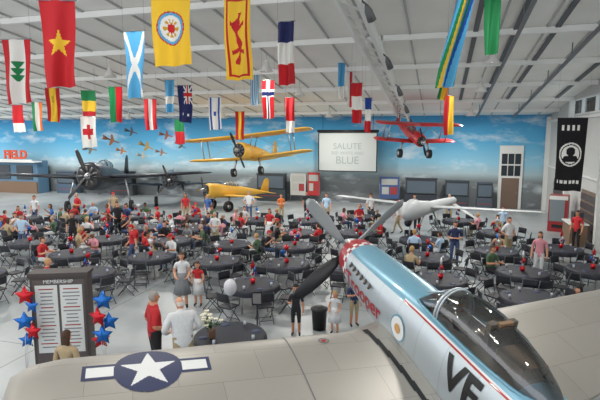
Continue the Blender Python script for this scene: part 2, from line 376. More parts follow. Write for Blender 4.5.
def p_pow(s,t):
    r=math.hypot(s-.5,(t-.5)*2.4)
    if .34<r<.39: return 'W'
    if r<.34:
        if math.hypot(s-.5,(t-.46)*2.4)<.15 or (abs(s-.5)<.24*(t-.42)*8 and .52<t<.6): return 'K'
        return 'W' if r<.3 else 'K'
    if .1<t<.17 and .15<s<.85 and int(s*12)%2==0: return 'W'
    if .85<t<.9 and .1<s<.9 and int(s*20)%3: return 'W'
    return 'K'
x,y=5.5*CA+24*SA,-5.5*SA+24*CA
flag(x,y,4.15,1.35,p_pow,h=3.2,nx=50,ny=110,name='black_memorial_banner',billow=.5)

# ---------------------------------------------------------------- aircraft
def foil(c,th): # closed airfoil loop in (y aft distance, z)
    up=[];lo=[]
    N=12
    for i in range(N+1):
        t=(1-cos(pi*i/N))/2
        yt=5*th*(.2969*math.sqrt(t)-.126*t-.3516*t*t+.2843*t**3-.1036*t**4)
        up.append((t*c,(yt*1.15+.02*th)*c)); lo.append((t*c,-yt*.75*c))
    return up+lo[-2:0:-1]
def foil_up(t,th): t=max(0,min(1,t)); return 5*th*(.2969*math.sqrt(t)-.126*t-.3516*t*t+.2843*t**3-.1036*t**4)*1.15+.02*th
def wing(mb,secs,m=0,vertical=False):
    rings=[]
    for x,yle,z,c,th in secs:
        rings.append([((zz+x,yle-yy,z) if vertical else (x,yle-yy,z+zz)) for yy,zz in foil(c,th)])
    mb.loft(rings,m)
def interp(T,s):
    if s<=T[0][0]: return T[0][1:]
    for a,c in zip(T,T[1:]):
        if s<=c[0]:
            k=(s-a[0])/(c[0]-a[0]); return tuple(p+(q-p)*k for p,q in zip(a[1:],c[1:]))
    return T[-1][1:]

# --- the silver fighter in the foreground
M_sil=metal_skin('fighter_silver',(196,206,212)); M_silw=metal_skin('fighter_wing_silver',(168,164,157),.45,.42)
M_blu=mat('fighter_blue',(112,162,184),.3,.15,coat=.5); M_red=mat('fighter_red',(166,34,42),.3,coat=.5)
M_cp=mat('cockpit_dark',(84,78,70),.7); M_navy=mat('insignia_navy',(34,44,84),.5); M_wh=mat('insignia_white',(222,224,224),.5)
ST=[(0,.02,.02,-.02),(.06,.1,.1,-.1),(.18,.19,.19,-.19),(.35,.27,.27,-.27),(.6,.34,.34,-.35),(.62,.37,.37,-.39),(1.0,.40,.41,-.52),(1.5,.43,.45,-.60),(2.2,.45,.51,-.66),(2.9,.46,.57,-.74),
(3.5,.47,.61,-.82),(4.3,.47,.62,-.92),(5.0,.46,.61,-1.02),(5.6,.43,.60,-.98),(6.2,.38,.57,-.78),(7,.3,.51,-.5),(8,.2,.44,-.27),(9,.1,.38,-.08),(9.7,.03,.33,.05)]
PX=2.35
FA_PITCH=math.radians(11.5)
fp=empty('fighter_plane',hall(.95,10.45,2.66),(FA_PITCH,0,A+math.radians(19)))
SS=[0,.02,.04,.06,.1,.14,.18,.24,.3,.36,.44,.52,.6,.62]+[.62+.08*i for i in range(1,114)]
NA=108
def ring(s):
    hw,tp,bt=interp(ST,s); out=[]
    for k in range(NA):
        a=2*pi*k/NA; ca,sa=cos(a),sin(a)
        px=2.0 if s<.6 else PX
        X=math.copysign(abs(ca)**(2/px),ca)*hw; Z=math.copysign(abs(sa)**(2/px),sa)*(tp if sa>0 else -bt)
        out.append((X,-s,Z))
    return out
def fmat(i,k):
    s=(SS[i]+SS[i+1])/2; a=2*pi*(k+.5)/NA; sa=sin(a)
    if s<.6: return 4
    if s<.62: return 3
    if s<.84: return 2
    if s<1.0 : return 2 if (k//4+int((s-.84)/.08))%2 else 5
    if 3.55<s<5.4 and sa>.82: return 3
    if s<=3.1: return 1 if sa>.64 else 0
    if sa>.745: return 1
    if sa>.71: return 2
    if sa>.67: return 5
    if sa>.63: return 2
    return 0
b=MB(); b.loft([ring(s) for s in SS],fmat); b.obj('fuselage',[M_sil,M_blu,M_red,M_cp,mat('spinner_grey',(150,156,160),.3,.4),M_wh],parent=fp)
def side(y,z):
    hw,tp,bt=interp(ST,-y); q=abs(z)/(tp if z>0 else -bt)
    return hw*max(0,1-min(q,1)**PX)**(1/PX)
# wings
WS=[(0,-2.35,-.50,2.9,.13),(.45,-2.38,-.47,2.85,.13),(1.0,-2.62,-.42,2.5,.13),(5.25,-2.88,.0,1.4,.11),(5.6,-2.95,.02,1.25,.09),(5.8,-3.15,.04,.9,.05)]
b=MB()
wing(b,WS); wing(b,[(-x,y,z,c,t) for x,y,z,c,t in WS][::-1])
b.obj('wings',[M_silw],parent=fp)
def wtop(x,y):
    ax=abs(x); yle,z,c,th=interp(WS,ax); return z+foil_up((yle-y)/c,th)*c
def decal(name,x0,x1,y0,y1,pat,mats,cell=.013,off=.006):
    b=MB(); nx=int((x1-x0)/cell); ny=int((y1-y0)/cell); vs=[];fs=[];ms=[]
    for j in range(ny+1):
        for i in range(nx+1):
            x=x0+(x1-x0)*i/nx; y=y0+(y1-y0)*j/ny; vs.append((x,y,wtop(x,y)+off))
    for j in range(ny):
        for i in range(nx):
            m=pat(x0+(x1-x0)*(i+.5)/nx,y0+(y1-y0)*(j+.5)/ny)
            if m is not None: fs.append((j*(nx+1)+i,j*(nx+1)+i+1,(j+1)*(nx+1)+i+1,(j+1)*(nx+1)+i)); ms.append(m)
    b.add(vs,fs,ms,True); b.obj(name,mats,parent=fp)
cx,cy,rr=-4.2,-3.33,.38
def insig(x,y):
    dx,dy=x-cx,y-cy; r=math.hypot(dx,dy)
    if instar(dx,dy,rr*.98): return 1
    if r<rr: return 0
    if r<rr+.045: return 0
    if abs(dx)<rr*1.95 and abs(dy)<rr*.25: return 1
    if abs(dx)<rr*1.95+.05 and abs(dy)<rr*.25+.05: return 0
    return None
decal('star_insignia',cx-.95,cx+.95,cy-.5,cy+.46,insig,[M_navy,M_wh],.012)
decal('wing_walk_stripe',-.98,-.62,-5.2,-2.75,lambda x,y:0 if abs(x+.72+.1*(y+4)*.6)<.045 else None,[M_black],.02)
decal('wing_walk_stripe',.62,.98,-5.2,-2.75,lambda x,y:0 if abs(x-.72-.1*(y+4)*.6)<.045 else None,[M_black],.02)
decal('flap_line',-5.0,-.9,-5.0,-2.7,lambda x,y:0 if abs((interp(WS,abs(x))[0]-y)/interp(WS,abs(x))[2]-.74)<.006 or (abs(x+3.0)<.008 and (interp(WS,abs(x))[0]-y)/interp(WS,abs(x))[2]>.74) or (abs(x+2.2)<.006) else None,[mat('panel_gap',(110,112,112))],.02)
decal('fuel_cap',-1.72,-1.52,-3.1,-2.9,lambda x,y:0 if .06<math.hypot(x+1.62,y+3.0)<.085 else (1 if math.hypot(x+1.62,y+3.0)<.04 else None),[mat('panel_gap',(110,112,112)),M_red],.012)
# tail
b=MB(); ts=[(0,-8.0,.3,1.3,.1),(1.9,-8.35,.32,.75,.08),(2.0,-8.5,.32,.5,.05)]
wing(b,ts); wing(b,[(-x,y,z,c,t) for x,y,z,c,t in ts][::-1])
wing(b,[(0,-7.7,.35,1.7,.08),(0,-8.25,1.0,1.35,.08),(0,-8.75,1.7,.75,.07),(0,-8.9,1.78,.5,.05)],1,True)
b.obj('tail',[M_silw,M_blu],parent=fp)
# propeller
def blades(n,r,root,wid,rot,y=-.3):
    out=[]
    for i in range(n):
        a=rot+2*pi*i/n; rings=[]
        for q,w,tw in((root,.3,1.1),(.3,.75,.8),(.5,1,.6),(.75,.98,.42),(.92,.8,.34),(1,.3,.3)):
            R_=q*r if q>root else root*r; W=wid*w/2; T=max(.012,.05*(1-q))
            d=Vector((sin(a),0,cos(a))); t=Vector((cos(a),0,-sin(a)))
            c_=t*cos(tw)+Vector((0,1,0))*sin(tw); n_=d.cross(c_)
            rings.append([Vector((0,y,0))+d*R_+c_*W*cos(2*pi*k/10)+n_*T*sin(2*pi*k/10) for k in range(10)])
        out.append(rings)
    return out
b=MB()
for i,rg in enumerate(blades(4,1.55,.15,.31,math.radians(48))): b.loft(rg,0 if i in(0,3) else 1)  # upper blades coloured light grey, imitating reflected light on dark blades
b.obj('propeller',[mat('blade_sheen_grey',(158,162,166),.35,.3),mat('blade_black',(22,22,26),.35)],parent=fp)
# canopy
b=MB(); rings=[]
CH=[(3.32,.0,.26),(3.5,.14,.29),(3.8,.33,.31),(4.2,.42,.33),(4.6,.42,.33),(5.0,.35,.31),(5.35,.24,.27),(5.6,.12,.2),(5.8,.0,.1)]
for i in range(42):
    s=3.32+(5.8-3.32)*i/41; h,w=interp(CH,s); base=interp(ST,s)[1]-.10
    rings.append([(w*cos(pi*k/20),-s,base+(h+.1)*max(0,sin(pi*k/20))**.8) for k in range(21)])
b.loft(rings,0,cap=False,closed=False); b.obj('canopy_glass',[glass_mat('canopy_glass_mat',(.82,.88,.92,1),.58)],parent=fp)
b=MB()
def bow(s,r,m=0):
    h,w=interp(CH,s); base=interp(ST,s)[1]-.10; b.chain([(w*1.01*cos(pi*k/16),-s,base+(h+.11)*max(0,sin(pi*k/16))**.8) for k in range(17)],[r]*17,m,6)
bow(3.82,.02,1); bow(3.88,.014,1)
for sd in(-1,1):
    b.chain([(sd*interp(CH,s)[1]*1.02,-s,interp(ST,s)[1]-.08) for s in [3.34+.1*i for i in range(25)]],[.022]*25,0,6)
    b.chain([(sd*.14,-3.36,.66),(sd*.2,-3.8,.93)],[.014,.014],1,6)
b.obj('canopy_frame',[M_blu,mat('frame_silver',(190,198,204),.3,.5)],parent=fp)
b=MB(); b.box((0,-4.75,.82),(.42,.08,.36),0); b.box((0,-4.6,.68),(.42,.3,.08),1); b.box((0,-4.8,.98),(.2,.06,.08),1); b.box((0,-3.75,.72),(.44,.1,.2),0)
for k in range(4): b.tube((-.15+.1*k,-3.81,.74),(-.15+.1*k,-3.80,.74),.035,m=2,n=12)
b.box((0,-5.15,.7),(.36,.45,.14),1); b.tube((0,-4.2,.62),(0,-4.15,.8),.015,m=0); b.box((-.2,-4.3,.66),(.06,.7,.06),2)
for sx in(-.1,.1): b.box((sx,-4.69,.82),(.05,.02,.34),2)
b.obj('cockpit_interior',[M_cp,mat('seat_brown',(130,102,76),.7),mat('cockpit_tan',(160,146,120),.7)],parent=fp)
b=MB()
for sd in(-1,1):
    for i in range(6):
        y=-1.25-.17*i; b.tube((sd*(side(y,.16)-.02),y,.16),(sd*(side(y,.16)+.07),y-.1,.15),.03,.025,m=0)
b.obj('exhaust_stacks',[mat('exhaust',(90,82,76),.5,.6)],parent=fp)
# gear
b=MB()
for sd in(-1,1):
    b.tube((sd*1.75,-2.75,-.4),(sd*1.8,-2.45,-1.56),.06,.05,m=0)
    b.tube((sd*1.8-.11,-2.4,-1.56),(sd*1.8+.11,-2.4,-1.56),.36,m=1,n=24); b.tube((sd*1.8-.12,-2.4,-1.56),(sd*1.8+.12,-2.4,-1.56),.16,m=0,n=16)
    b.box((sd*1.68,-2.55,-1.0),(.03,.5,.9),0)
b.tube((0,-8.1,-.2),(0,-8.25,-.8),.04,m=0); b.tube((-.07,-8.25,-.82),(.07,-8.25,-.82),.16,m=1,n=16)
b.obj('landing_gear',[M_steel,M_rub],parent=fp)
def side_text(tx,size,yc,zc,m,slant=0,bold=0):
    me=text_mesh(tx,size,0.0,bold=bold)
    bm=bmesh.new(); bm.from_mesh(me); bmesh.ops.triangulate(bm,faces=bm.faces[:])
    for _ in range(6):
        ed=[e for e in bm.edges if e.calc_length()>.035]
        if not ed: break
        bmesh.ops.subdivide_edges(bm,edges=ed,cuts=1); bmesh.ops.triangulate(bm,faces=bm.faces[:])
    bm.to_mesh(me); bm.free()
    for v in me.vertices:
        a,c=v.co.x,v.co.y; y=yc-a; z=zc+c+slant*a
        v.co=(-(side(y,z)+.01),y,z)
    me.materials.append(m); place('fuselage_lettering',me,parent=fp)
side_text('VF',.62,-4.74,.12,M_black,bold=.018); side_text('Trooper',.44,-1.85,-.17,M_red,.03,bold=.008)
b=MB()
def disk(r,yc,zc,off):
    return [(-(side(yc+r*cos(2*pi*k/24),zc+r*sin(2*pi*k/24))+off),yc+r*cos(2*pi*k/24),zc+r*sin(2*pi*k/24)) for k in range(24)]
for r,m,off in((.22,0,.008),(.19,1,.012),(.08,2,.016)):
    d=disk(r,-3.2,-.02,off); b.add(d,[tuple(range(24))],m)
b.obj('nose_emblem',[M_blu,M_wh,mat('emblem_tan',(196,150,90))],parent=fp)

# --- radial-engined aircraft
def radial_plane(name,loc,heading,L,span,rad,body,wingc,pitch=.1,roll=0,wing_z=0,wing_s=.2,chord=(2.5,1.3),bi=None,prop=1.6,nb=3,gear=True,trim=None,groundz=None,canopy=True):
    e=empty(name,loc,(pitch,roll,heading)); T=trim or body
    prof=[(0,.8),(.02,.97),(.06,1),(.17,1),(.18,.95),(.35,.92),(.5,.78),(.75,.45),(1,.1)]
    SS=[0,.01,.02,.04,.06,.1,.17,.18]+[.2+.04*i for i in range(21)]
    rings=[]
    for s in SS:
        r=interp(prof,s)[0]*rad; up=rad*.25*max(0,s-.3)
        rings.append([(r*.92*cos(2*pi*k/24),-s*L,up+r*1.05*sin(2*pi*k/24)) for k in range(24)])
    b=MB(); b.loft(rings,lambda i,k:1 if SS[i]<.17 else 0)
    b.add([(rad*.74*cos(2*pi*k/24),.012,rad*.82*sin(2*pi*k/24)) for k in range(24)],[tuple(range(24))],2)
    for k in range(9):
        a=2*pi*k/9; b.tube((rad*.25*cos(a),.03,rad*.25*sin(a)),(rad*.68*cos(a),.03,rad*.72*sin(a)),rad*.1,m=3,n=8)
    b.ball((0,.05,0),(rad*.28,rad*.35,rad*.28),4); b.obj('fuselage',[body,T,M_black,mat('engine_metal',(96,98,100),.5,.5),M_steel],parent=e)
    b=MB(); y0=-wing_s*L
    def w(z,yo,sp,d=.045):
        S=[(0,y0+yo,z,chord[0],.13),(sp/2*.9,y0+yo-(chord[0]-chord[1])*.35,z+sp/2*d,chord[1]*1.08,.11),(sp/2,y0+yo-(chord[0]-chord[1])*.5-.1,z+sp/2*d,chord[1]*.7,.07)]
        wing(b,S); wing(b,[(-x,y,zz,c,t) for x,y,zz,c,t in S][::-1])
    w(wing_z,0,span)
    if bi:
        w(wing_z+bi,.35,span*1.04,.02)
        for sd in(-1,1):
            for fx in(.36,):
                for yo in(-.15,-.95): b.tube((sd*span*fx,y0+yo,wing_z+span*fx*.045),(sd*span*fx,y0+yo+.3,wing_z+bi+span*fx*.02),.035,m=1)
            b.tube((sd*.3,y0-.1,rad*.7),(sd*.6,y0+.2,wing_z+bi),.03,m=1); b.tube((sd*.3,y0-.8,rad*.7),(sd*.6,y0-.6,wing_z+bi),.03,m=1)
            b.tube((sd*.5,y0-.5,wing_z+bi),(sd*span*.36,y0-.5,wing_z+.1),.012,m=1,n=5); b.tube((sd*.4,y0-.5,wing_z),(sd*span*.36,y0-.4,wing_z+bi),.012,m=1,n=5)
    b.obj('wings',[wingc,M_steel],parent=e)
    b=MB(); ts=[(0,-L*.86,.15*rad,L*.13,.1),(span*.17,-L*.885,.15*rad,L*.08,.08)]
    wing(b,ts); wing(b,[(-x,y,z,c,t) for x,y,z,c,t in ts][::-1])
    wing(b,[(0,-L*.84,.1*rad,L*.16,.08),(0,-L*.9,.2+L*.13,L*.09,.07),(0,-L*.93,.25+L*.15,L*.04,.05)],1,True)
    b.obj('tail',[wingc,T],parent=e)
    b=MB()
    for rg in blades(nb,prop,.1,prop*.15,.35,.22): b.loft(rg,0)
    b.ball((0,.25,0),(.14,.2,.14),1); b.obj('propeller',[M_black,M_steel],parent=e)
    if canopy:
        b=MB(); b.ball((0,-L*.36,rad*.85),(rad*.42,L*.13,rad*.55),0,14,10,keep=lambda c:c.z>0)
        for s in(-.5,0,.5): b.chain([(rad*.43*cos(pi*k/10)*math.sqrt(1-s*s),-L*.36+s*L*.13,rad*.85+rad*.56*sin(pi*k/10)*math.sqrt(1-s*s)) for k in range(11)],[.025]*11,1,5)
        b.obj('canopy',[mat('canopy_tint',(110,130,140),.1),T],parent=e)
    b=MB()
    g=(groundz if groundz is not None else rad+.9)
    for sd in(-1,1):
        x=span*.14 if not bi else .9; yg=y0-.1; wz=-(g-.35+yg*math.sin(pitch))/math.cos(pitch) if gear else -g
        b.tube((sd*x*.8,yg-.2,wing_z if not bi else -rad*.6),(sd*x,yg,wz),.07,.05,m=0)
        b.tube((sd*x-.1,yg,wz),(sd*x+.1,yg,wz),.36 if not bi else .26,m=1,n=20); b.tube((sd*x-.12,yg,wz),(sd*x+.12,yg,wz),.14,m=0,n=12)
    b.obj('landing_gear',[M_steel,M_rub],parent=e)
    return e
M_dk=mat('navy_black_paint',(30,34,44),.45); M_yel=mat('yellow_paint',(214,166,62),.45); M_rd=mat('red_paint',(180,40,44),.4)
radial_plane('torpedo_bomber',hall(-13.0,30,2.5),A+pi+.12,11,14.5,.85,M_dk,M_dk,.10,wing_z=-.1,chord=(2.9,1.6),prop=1.75,groundz=2.5)
radial_plane('yellow_trainer_plane',hall(-6.1,31.6,1.45),A+pi-.75,5.6,6.4,.45,M_yel,M_yel,.12,wing_z=-.3,chord=(1.4,.9),prop=.9,nb=2,groundz=1.45)
radial_plane('navy_fighter_plane',hall(-8.9,33.2,1.95),A+pi+.2,7,7.2,.6,mat('blue_grey',(84,98,112),.5),mat('blue_grey',(84,98,112),.5),.12,wing_z=-.3,chord=(1.7,1.0),prop=1.1,groundz=1.95)
yb=radial_plane('yellow_biplane',hall(-3.6,29.0,4.1),A+pi-.3,6.6,8.0,.5,M_yel,M_yel,.12,roll=.1,wing_z=-.4,wing_s=.14,chord=(1.5,1.3),bi=1.35,prop=1.15,nb=2,gear=False,groundz=1.2,canopy=False)
rb=radial_plane('red_biplane',hall(6.9,28,4.65),A+pi+.15,4.6,4.9,.36,M_rd,M_rd,-.25,roll=-.03,wing_z=-.3,wing_s=.14,chord=(.95,.85),bi=1.1,prop=.85,nb=2,gear=False,groundz=.95,canopy=True)
def hang(e,pts):
    bpy.context.view_layer.update(); b=MB()
    for p in pts:
        q=e.matrix_world@Vector(p); t=Vector((q.x,q.y,ceil_z(q.y)-.02))
        inv=e.matrix_world.inverted(); b.tube(p,inv@t,.012,m=0,n=5)
    b.obj('suspension_cables',[M_steel],parent=e)
hang(yb,[(-2.5,-1.2,1.0),(2.5,-1.2,1.0),(0,-5.5,.2)]); hang(rb,[(-1.3,-.8,.8),(1.3,-.8,.8),(0,-3.8,.1)])
# white drone-like aircraft on the right
e=empty('white_drone_aircraft',hall(5.7,21.8,1.75),(0.02,0,A+math.radians(145)))
b=MB(); rings=[]
for s,r,zz in((0,.02,0),(.1,.2,.02),(.4,.38,.06),(.9,.45,.1),(1.6,.38,.05),(3,.28,0),(5,.24,0),(6.3,.2,0),(6.6,.12,0)):
    rings.append([(r*.8*cos(2*pi*k/20),2.6-s,zz+r*sin(2*pi*k/20)) for k in range(20)])
b.loft(rings,0); b.ball((0,2.1,-.4),(.16,.16,.18),1); b.obj('fuselage',[mat('drone_white',(186,190,192),.5),M_black],parent=e)
b=MB(); S=[(0,.2,.05,.95,.12),(4.6,-.05,.2,.5,.1),(4.8,-.15,.2,.25,.06)]; wing(b,S); wing(b,[(-x,y,z,c,t) for x,y,z,c,t in S][::-1])
for sd in(-1,1):
    rg=[]
    for q,cc in((0,.6),(1,.35)):
        rg.append([(sd*(.1+q*1.3)+zz*.6,-3.1-yy,-.1-q*.7+zz) for yy,zz in foil(cc,.1)])
    b.loft(rg,0)
b.obj('wings',[mat('drone_white',(186,190,192),.5)],parent=e)
b=MB()
for x,y in((0,1.9),(-.8,-.4),(.8,-.4)):
    b.tube((x*.2,y,-.2),(x,y,-1.6),.035,m=0); b.tube((x-.06,y,-1.58),(x+.06,y,-1.58),.17,m=1,n=16)
b.obj('landing_gear',[M_steel,M_rub],parent=e)

# ---------------------------------------------------------------- people
BONES=[('pel','wai'),('wai','che'),('che','nb'),('nb','nt')]
for S_ in 'LR': BONES+=[('che','sh'+S_),('sh'+S_,'el'+S_),('el'+S_,'wr'+S_),('wr'+S_,'ha'+S_),('pel','hi'+S_),('hi'+S_,'kn'+S_),('kn'+S_,'an'+S_),('an'+S_,'to'+S_)]
BASE={'pel':(0,0,.96),'wai':(0,.01,1.1),'che':(0,0,1.3),'nb':(0,-.015,1.46),'nt':(0,.0,1.56),'sh':(.175,-.01,1.40),'el':(.235,-.03,1.13),'wr':(.25,.05,.89),'ha':(.245,.08,.82),'hi':(.095,0,.9),'kn':(.105,.02,.5),'an':(.11,-.03,.085),'to':(.135,.13,.04)}
RAD={'pel':(.15,.115),'wai':(.135,.10),'che':(.155,.11),'nb':(.075,.07),'nt':(.055,.055),'sh':(.068,.065),'el':(.047,.047),'wr':(.03,.034),'ha':(.026,.04),'hi':(.10,.10),'kn':(.063,.063),'an':(.042,.045),'to':(.038,.032)}
def person_mesh(name,over={},hair='short',dress=0,sleeve=.5,fat=1.0,shorts=False,headrot=(0,0),headsc=1.0):
    J={}
    for k,p in BASE.items():
        if k in('pel','wai','che','nb','nt'): J[k]=Vector(over.get(k,p))
        else:
            for S_,sx in(('L',-1),('R',1)):
                q=over.get(k+S_,None)
                if q is None: q=over.get(k,p); q=(q[0]*sx,q[1],q[2])
                J[k+S_]=Vector(q)
    keys=list(J); me=bpy.data.meshes.new('sk'); me.from_pydata([J[k] for k in keys],[(keys.index(a),keys.index(c)) for a,c in BONES],[])
    o=bpy.data.objects.new('sk',me); bpy.context.scene.collection.objects.link(o)
    md=o.modifiers.new('Skin','SKIN'); md.use_smooth_shade=True
    for i,k in enumerate(keys):
        r=RAD[k if k in RAD else k[:-1]]; f=fat if k in('pel','wai','che') else (1+(fat-1)*.6)
        sv=me.skin_vertices[0].data[i]; sv.radius=(r[0]*f,r[1]*f); sv.use_root=(k=='pel')
    sb=o.modifiers.new('Sub','SUBSURF'); sb.levels=2; sb.render_levels=2
    bpy.context.view_layer.update()
    em=bpy.data.meshes.new_from_object(o.evaluated_get(bpy.context.evaluated_depsgraph_get()))
    bpy.data.objects.remove(o)
    b=MB()
    def rk(k): return RAD[k if k in RAD else k[:-1]][0]
    fs=[];ms=[]
    for p in em.polygons:
        c=p.center; best=9;bm=2
        for a,d in BONES:
            P,Q=J[a],J[d]; v=Q-P; t=max(0,min(1,(c-P).dot(v)/v.length_squared)); r=rk(a)*(1-t)+rk(d)*t
            dist=((c-(P+v*t)).length)/r
            if dist<best:
                best=dist; k=a[:2]; m=2
                if a=='nb': m=0 if t>.35 else 2
                elif a in('wai','che'): m=2
                elif a=='pel': m=2 if d=='wai' else 3
                elif k=='sh': m=2 if t<max(sleeve,.01)*1.6 or sleeve>=1 else 0
                elif k=='el': m=2 if sleeve>=1 and t<.9 else 0
                elif k=='wr': m=0
                elif k=='hi': m=3
                elif k=='kn': m=3 if (not shorts and not dress) or t<.1 else 0
                elif k=='an': m=4
                bm=m
        fs.append(tuple(p.vertices)); ms.append(bm)
    b.add([v.co.copy() for v in em.vertices],fs,ms,True)
    # hands: five separate bent fingers each
    for S_,sx in(('L',-1),('R',1)):
        w,h=J['wr'+S_],J['ha'+S_]; d=(h-w).normalized(); l=Vector((0,1,0))-d*d.y
        if l.length<.5: l=Vector((-sx,0,0))-d*d.x*-sx
        l.normalize(); n=d.cross(l)*(-1)
        if n.x*sx>0: n=-n
        for i,(ln,of) in enumerate(((.075,.03),(.085,.01),(.08,-.01),(.06,-.028))):
            p=h+l*of+d*.01; b.chain([p,p+d*ln*.5+n*.006,p+d*ln*.85+n*.022,p+d*ln+n*.038],[.0095,.009,.008,.006],0,6)
        p=w+d*.03+l*.03; b.chain([p,p+d*.025+l*.028,p+d*.055+l*.034+n*.01],[.011,.01,.007],0,6)
    if dress:
        bw=J['wai']; zz=[bw.z+.02,J['pel'].z,J['pel'].z-.2,J['pel'].z-dress]
        rr=[(.13,.1),(.17,.135),(.21,.18),(.27,.24)]
        b.loft([[(bw.x+rx*fat*cos(2*pi*k/28)*(1+.05*cos(7*2*pi*k/28)*(j/3)),bw.y+ry*fat*sin(2*pi*k/28)*(1+.05*cos(7*2*pi*k/28)*(j/3)),z) for k in range(28)] for j,(z,(rx,ry)) in enumerate(zip(zz,rr))],3)
    # head
    hp=J['nt']; hs=headsc
    M=Matrix.Translation(hp+Vector((0,.015,.075*hs)))@Matrix.Rotation(headrot[0],4,'Z')@Matrix.Rotation(headrot[1],4,'X')@Matrix.Scale(hs,4)
    b.ball((0,0,0),(.074,.092,.108),0,18,14,M); b.ball((0,.03,-.055),(.052,.055,.055),0,12,8,M)
    b.chain([(0,.088,.02),(0,.102,-.005),(0,.108,-.022),(0,.088,-.03)],[.007,.010,.014,.008],0,6,M)
    for sd in(-1,1):
        b.ball((sd*.076,-.005,-.005),(.01,.02,.032),0,8,6,M); b.ball((sd*.03,.082,.012),(.013,.010,.008),1+4,8,6,M)
        b.chain([(sd*.015,.092,.032),(sd*.045,.08,.034)],[.004,.003],1,5,M)
    b.ball((0,.083,-.058),(.022,.009,.006),6,8,6,M)
    if hair=='bald': kf=lambda c:(c.z<.03 and c.z>-.06 and c.y<.0)
    elif hair=='long': kf=lambda c:(c.z>.045 or c.y<.01)
    else: kf=lambda c:(c.z>.05 or (c.y<.005 and c.z>-.07))
    b.ball((0,-.008,.012),(.083,.098,.112),1,22,16,M,keep=kf)
    if hair=='long':
        b.loft([[(rx*cos(2*pi*k/16),-.045+ry*sin(2*pi*k/16),z) for k in range(16)] for z,rx,ry in((.05,.07,.05),(-.05,.083,.05),(-.13,.085,.045),(-.2,.06,.03))],1,M=M)
    if hair=='cap':
        b.ball((0,0,.03),(.088,.102,.1),1,18,12,M,keep=lambda c:c.z>.01); b.box((0,.115,.04),(.12,.1,.012),1,M)
    return b.mesh(name,[mat('skin_a',(205,150,122),.6)]*7)
def M_(n,c): return mat('cl_'+n,c,.8,noise=.06,nscale=20)
SK=[mat('skin_a',(205,150,122),.6),mat('skin_b',(190,134,104),.6),mat('skin_c',(140,92,66),.6)]
HR={'grey':M_('hair_grey',(150,146,140)),'brown':M_('hair_brown',(70,46,32)),'black':M_('hair_black',(26,22,22)),'blond':M_('hair_blond',(176,140,90)),'red':M_('cap_red',(170,30,36)),'white':M_('hair_white',(205,202,196))}
CL={'red':(184,36,42),'white':(208,210,212),'black':(28,28,32),'navy':(34,44,82),'blue':(64,104,168),'grey':(120,124,128),'tan':(170,150,118),'green':(70,96,70),'pink':(206,140,150),'light':(170,196,220),'denim':(62,80,116),'khaki':(160,144,112),'maroon':(110,30,42),'orange':(206,110,50)}
DARK=mat('eye_dark',(30,24,22),.4); LIP=mat('lip',(150,76,70),.6); SHOE=mat('shoe',(40,34,32),.6)
sit={'pel':(0,-.06,.54),'wai':(0,-.07,.69),'che':(0,-.04,.89),'nb':(0,-.01,1.05),'nt':(0,.015,1.15),'sh':(.175,-.02,.99),'el':(.24,.05,.74),'wr':(.17,.27,.80),'ha':(.14,.33,.81),'hi':(.1,-.02,.52),'kn':(.12,.42,.50),'an':(.12,.40,.085),'to':(.13,.56,.04)}
sit2=dict(sit); sit2.update({'elR':(.27,.0,.76),'wrR':(.2,.22,.95),'haR':(.16,.26,1.02)})
PM={
 'stand':person_mesh('person_a'),
 'stand_long':person_mesh('person_b',{'knL':(-.1,.06,.5),'anL':(-.1,.03,.085),'toL':(-.12,.19,.04)},hair='long',sleeve=.5),
 'bent':person_mesh('person_c',{'el':(.25,-.04,1.12),'wr':(.12,.17,1.12),'ha':(.05,.2,1.14)},sleeve=.5),
 'hips':person_mesh('person_d',{'el':(.34,-.07,1.14),'wr':(.2,.05,1.02),'ha':(.16,.1,.98)},hair='short',sleeve=.5,fat=1.12),
 'walk':person_mesh('person_e',{'knL':(-.1,.16,.53),'anL':(-.1,.24,.1),'toL':(-.11,.4,.06),'knR':(.1,-.05,.5),'anR':(.1,-.26,.12),'toR':(.11,-.12,.04),'elL':(-.23,-.1,1.14),'wrL':(-.25,-.1,.9),'haL':(-.25,-.08,.83),'wrR':(.24,.14,.93),'haR':(.23,.19,.87)},hair='cap'),
 'dress':person_mesh('person_f',{'el':(.23,-.02,1.13),'wr':(.18,.14,1.0),'ha':(.14,.2,.98)},hair='long',dress=.5,sleeve=.3),
 'kid':person_mesh('person_g',{'elR':(.25,.0,1.13),'wrR':(.2,.2,1.2),'haR':(.17,.26,1.23)},hair='short',shorts=True,headsc=1.25,sleeve=.5),
 'kid_dress':person_mesh('person_h',{'el':(.24,.0,1.13),'wr':(.2,.14,1.0),'ha':(.16,.2,.98)},hair='long',dress=.45,headsc=1.25,sleeve=.2),
 'elder':person_mesh('person_i',{'wai':(0,.04,1.1),'che':(0,.09,1.29),'nb':(0,.14,1.44),'nt':(0,.19,1.52),'sh':(.21,.1,1.39),'el':(.34,.04,1.15),'wr':(.26,.24,1.02),'ha':(.21,.31,1.0)},hair='bald',sleeve=1.0,fat=1.4,headrot=(.5,-.15)),
 'man_red':person_mesh('person_j',{'sh':(.195,-.01,1.40),'elR':(.28,-.06,1.13),'wrR':(.22,.17,1.05),'haR':(.2,.24,1.05),'elL':(-.28,-.08,1.14),'wrL':(-.2,.06,.97),'haL':(-.16,.1,.93)},hair='short',fat=1.3,sleeve=.55),
 'sit':person_mesh('person_k',sit), 'sit_long':person_mesh('person_l',sit2,hair='long'), 'sit_cap':person_mesh('person_m',sit2,hair='cap'),
}
def person(kind,x,y,yaw,top='red',bottom='black',hair='brown',sk=0,h=1.75,name='person',z=0):
    me=PM[kind]; o=place(name,me,hall(x,y,z),A+math.radians(yaw),sc=h/1.755)
    mm=[SK[sk],HR[hair],M_(top,CL[top]),M_(bottom,CL[bottom]),SHOE,DARK,LIP]
    for i,s in enumerate(o.material_slots): s.link='OBJECT'; s.material=mm[i]
    return o
